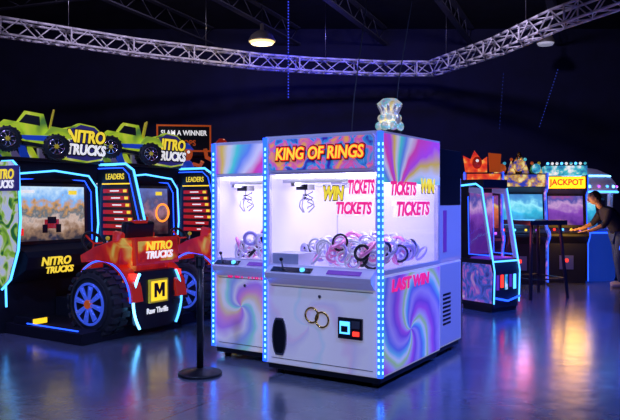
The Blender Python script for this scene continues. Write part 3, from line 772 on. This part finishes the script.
# ---------------------------------------------------------------- left background
e=root('basketball_slam_game',(-2.25,12.5,0),math.radians(8)); mb=MB()
mb.box(-.55,.55,0,.9,0,.85,BLACK)
for sx in(-1,1): mb.box(sx*.55,sx*.5,0,.08,.85,2.35,DARK).box(sx*.55,sx*.5,.8,.88,.85,2.35,DARK)
mb.box(-.5,.5,.82,.86,1.2,2.35,DARK)
mb.box(-.55,.55,0,.9,2.3,2.38,BLACK)
mb.torus((0,.55,1.75),(0,0,1),.2,.015,LEDO,28,6)
mb.build('frame',e,.008)
mb=MB()
mb.box(-.48,.48,-.03,.03,2.36,2.84,ORAP); mb.box(-.45,.45,-.04,-.02,2.39,2.81,BLACK)
mb.build('sign',e)
txt(e,'SLAM A WINNER',(0,-.045,2.69),.125,WTX,FRONT,.003,.003,.85); txt(e,'HOOPS',(0,-.045,2.51),.14,ORAP,FRONT,.003,.003,.9)
def character(name,x,y,z,s,c1,c2):
    e=root(name,(x,y,0),math.radians(10)); mb=MB()
    mb.box(-.28,.28,-.28,.28,0,1.1,BLACK); mb.box(-.25,.25,-.25,.25,1.1,z-.02,PURP); mb.cyl((0,0,z-.04),(0,0,z),.25,.22,BLACK,20)
    mb.sph((0,0,z+.16*s),(.15*s,.12*s,.17*s),c1,14); mb.sph((0,-.02,z+.42*s),(.13*s,.12*s,.14*s),c2,14)
    mb.sph((-.05*s,-.13*s,z+.45*s),.028*s,WTX,8).sph((.05*s,-.13*s,z+.45*s),.028*s,WTX,8)
    mb.tube([(-.13*s,0,z+.24*s),(-.26*s,-.05,z+.3*s),(-.28*s,-.08,z+.44*s)],.035*s,c2,8); mb.tube([(.13*s,0,z+.24*s),(.26*s,-.05,z+.2*s),(.3*s,-.1,z+.28*s)],.035*s,c2,8)
    mb.cyl((0,0,z+.5*s),(0,0,z+.62*s),.15*s,.05*s,c1,14)
    mb.build('cabinet_and_figure',e)
    return e
character('kiddie_character_game',-2.05,11.55,1.88,.9,BLUEP,ORAP)
character('kiddie_character_game',-1.5,11.9,1.92,1.0,REDP,ORAP)

e=root('queue_barrier_post',(-.945,6.02,0),0); mb=MB()
mb.lathe((0,0,0),(0,0,1),[(.185,0),(.19,.012),(.18,.025),(.06,.045),(.035,.06)],BLACK,36)
mb.cyl((0,0,.05),(0,0,.93),.03,.03,BLACK,20); mb.lathe((0,0,.92),(0,0,1),[(.032,0),(.04,.01),(.04,.09),(.033,.105)],BLACK,20)
mb.box(-.012,.012,-.045,-.035,.94,1.0,STEEL)
mb.build('base_and_post',e)

# ---------------------------------------------------------------- person leaning over a game
SKIN=mat('skin',(.6,.33,.23),.5); SHIRT=mat('dark_navy_shirt',(.025,.025,.06),.8); JEAN=mat('blue_jeans',(.07,.12,.3),.8); HAIR=mat('dark_hair',(.02,.013,.01),.6)
def skinmesh(name,verts,edges,radii,m,parent,sub=2,rootv=0):
    me=bpy.data.meshes.new(name); me.from_pydata(verts,edges,[]); o=bpy.data.objects.new(name,me); S.collection.objects.link(o); o.parent=parent
    me.materials.append(m)
    o.modifiers.new('skin','SKIN')
    for i,r in enumerate(radii):
        me.skin_vertices[0].data[i].radius=(r,r) if not hasattr(r,'__len__') else r
        me.skin_vertices[0].data[i].use_root=(i==rootv)
    s=o.modifiers.new('sub','SUBSURF'); s.levels=sub; s.render_levels=sub
    o.modifiers['skin'].use_smooth_shade=True
    return o
pe=root('person_leaning',(5.22,12.1,0),0)
V=[(.13,0,.90),(.08,0,1.06),(-.02,0,1.20),(-.12,0,1.32),(-.20,0,1.40),
   (-.10,-.19,1.31),(-.20,-.22,1.10),(-.28,-.21,1.03)]
V+=[(-.10,.19,1.31),(-.22,.22,1.11),(-.30,.20,1.05)]
E=[(0,1),(1,2),(2,3),(3,4),(3,5),(5,6),(6,7),(3,8),(8,9),(9,10)]
R=[(.13,.15),(.12,.15),(.13,.17),(.10,.16),.055,.075,.055,.05,.075,.055,.05]
skinmesh('shirt_torso_and_sleeves',V,E,R,SHIRT,pe)
for i,(a,b,c) in enumerate((((-.22,-.22,1.08),(-.42,-.18,.98),(-.51,-.17,.97)),((-.24,.22,1.09),(-.44,.18,1.0),(-.53,.17,.99)))):
    skinmesh('forearm_%d'%(i+1),[a,b,c],[(0,1),(1,2)],[.045,.033,.026],SKIN,pe)
V=[(.13,0,.92),(.12,-.1,.86),(.05,-.11,.48),(.1,-.12,.09),(.12,.1,.86),(.14,.12,.48),(.2,.13,.09)]
E=[(0,1),(1,2),(2,3),(0,4),(4,5),(5,6)]
skinmesh('jeans',V,E,[.13,.105,.07,.05,.105,.07,.05],JEAN,pe)
for i,(a,b) in enumerate((((.12,-.12,.045),(-.08,-.13,.035)),((.22,.13,.045),(.02,.13,.035)))):
    skinmesh('shoe_%d'%(i+1),[a,((a[0]+b[0])/2,a[1],.045),b],[(0,1),(1,2)],[.045,.045,.034],WHITEP,pe)
mb=MB()
mb.cyl((-.19,0,1.38),(-.27,0,1.47),.055,.05,SKIN,14)
hc=Vector((-.32,0,1.53))
mb.sph(hc,(.095,.075,.115),SKIN,20,(0,math.radians(-35),0))
mb.sph(hc+Vector((-.095,0,-.035)),(.02,.013,.022),SKIN,8)
for sy in(-1,1):
    mb.sph(hc+Vector((.01,sy*.075,-.01)),(.018,.01,.028),SKIN,8)
    mb.sph(hc+Vector((-.082,sy*.03,0)),.011,WHITEP,8).sph(hc+Vector((-.091,sy*.03,-.001)),.006,BLACK,6)
mb.sph(hc+Vector((-.085,0,-.068)),(.012,.024,.006),REDP,8)
mb.build('head_and_neck',pe)
mb=MB(); mb.sph(hc+Vector((.035,0,.035)),(.095,.082,.10),HAIR,18,(0,math.radians(-35),0)); mb.sph(hc+Vector((.08,0,-.03)),(.05,.06,.06),HAIR,12); mb.build('hair',pe)
for k,(hx,hy,hz) in enumerate(((-.5,-.17,.97),(-.52,.17,.99))):
    V=[(hx,hy,hz),(hx-.05,hy,hz-.01)]
    skinmesh('palm_%d'%(k+1),V+[(hx-.08,hy,hz-.015)],[(0,1),(1,2)],[.024,(.034,.018),(.036,.014)],SKIN,pe)
    for f in range(4):
        oy=(-.03+.02*f); ln=[.06,.075,.07,.055][f]
        skinmesh('finger_%d_%d'%(k+1,f+1),[(hx-.07,hy+oy,hz-.012),(hx-.08-ln*.5,hy+oy,hz-.012),(hx-.08-ln,hy+oy,hz-.03)],[(0,1),(1,2)],[.010,.009,.008],SKIN,pe,1)
    sy=1 if k==0 else -1
    skinmesh('thumb_%d'%(k+1),[(hx-.03,hy+sy*.02,hz-.01),(hx-.06,hy+sy*.05,hz-.015),(hx-.09,hy+sy*.06,hz-.025)],[(0,1),(1,2)],[.012,.011,.009],SKIN,pe,1)

# ---------------------------------------------------------------- lights
w=bpy.data.worlds.new('world'); S.world=w; w.use_nodes=True
w.node_tree.nodes['Background'].inputs[0].default_value=(.02,.03,.12,1); w.node_tree.nodes['Background'].inputs[1].default_value=.3
def fill_spot(name,loc,p,col,r=.25,target=None,ang=70):  # unseen fill spots with added housings, to light floor, truss and wall
    e=root(name,loc); mb=MB()
    mb.cyl((0,0,.1),(0,0,.34),.12,.09,BLACK,16); mb.cyl((0,0,.34),(0,0,H-loc[2]),.015,.015,BLACK,6); mb.build('fill_spot_housing',e)
    d=Vector(target)-Vector(loc); rot=d.to_track_quat('-Z','Y').to_euler()
    light('fill_spot_beam','SPOT',(0,0,0),p,col,r,e,rot,math.radians(ang),.7)
fill_spot('fill_spotlight',(-2.5,2.5,5.2),540,(.32,.46,1),.2,(-2.2,7,0),75)
fill_spot('fill_spotlight',(2.2,2.0,5.2),520,(.28,.38,1),.2,(.8,6,0),70)
fill_spot('fill_spotlight',(4.2,6.5,5.2),1400,(.02,.12,1),.2,(2.8,8,0),80)
fill_spot('fill_spotlight',(-5.0,7,5.2),260,(.4,.25,1),.2,(-2.6,9,0),80)
fill_spot('fill_spotlight',(-1.5,10,5.3),520,(.75,.65,1),.2,(-3.5,14,4.6),80)
fill_spot('fill_spotlight',(2,9.5,5.3),620,(.75,.65,1),.2,(2.8,14.5,4.6),80)
fill_spot('fill_spotlight',(0,13,5.3),350,(.05,.05,1),.2,(1,18,2.0),110)
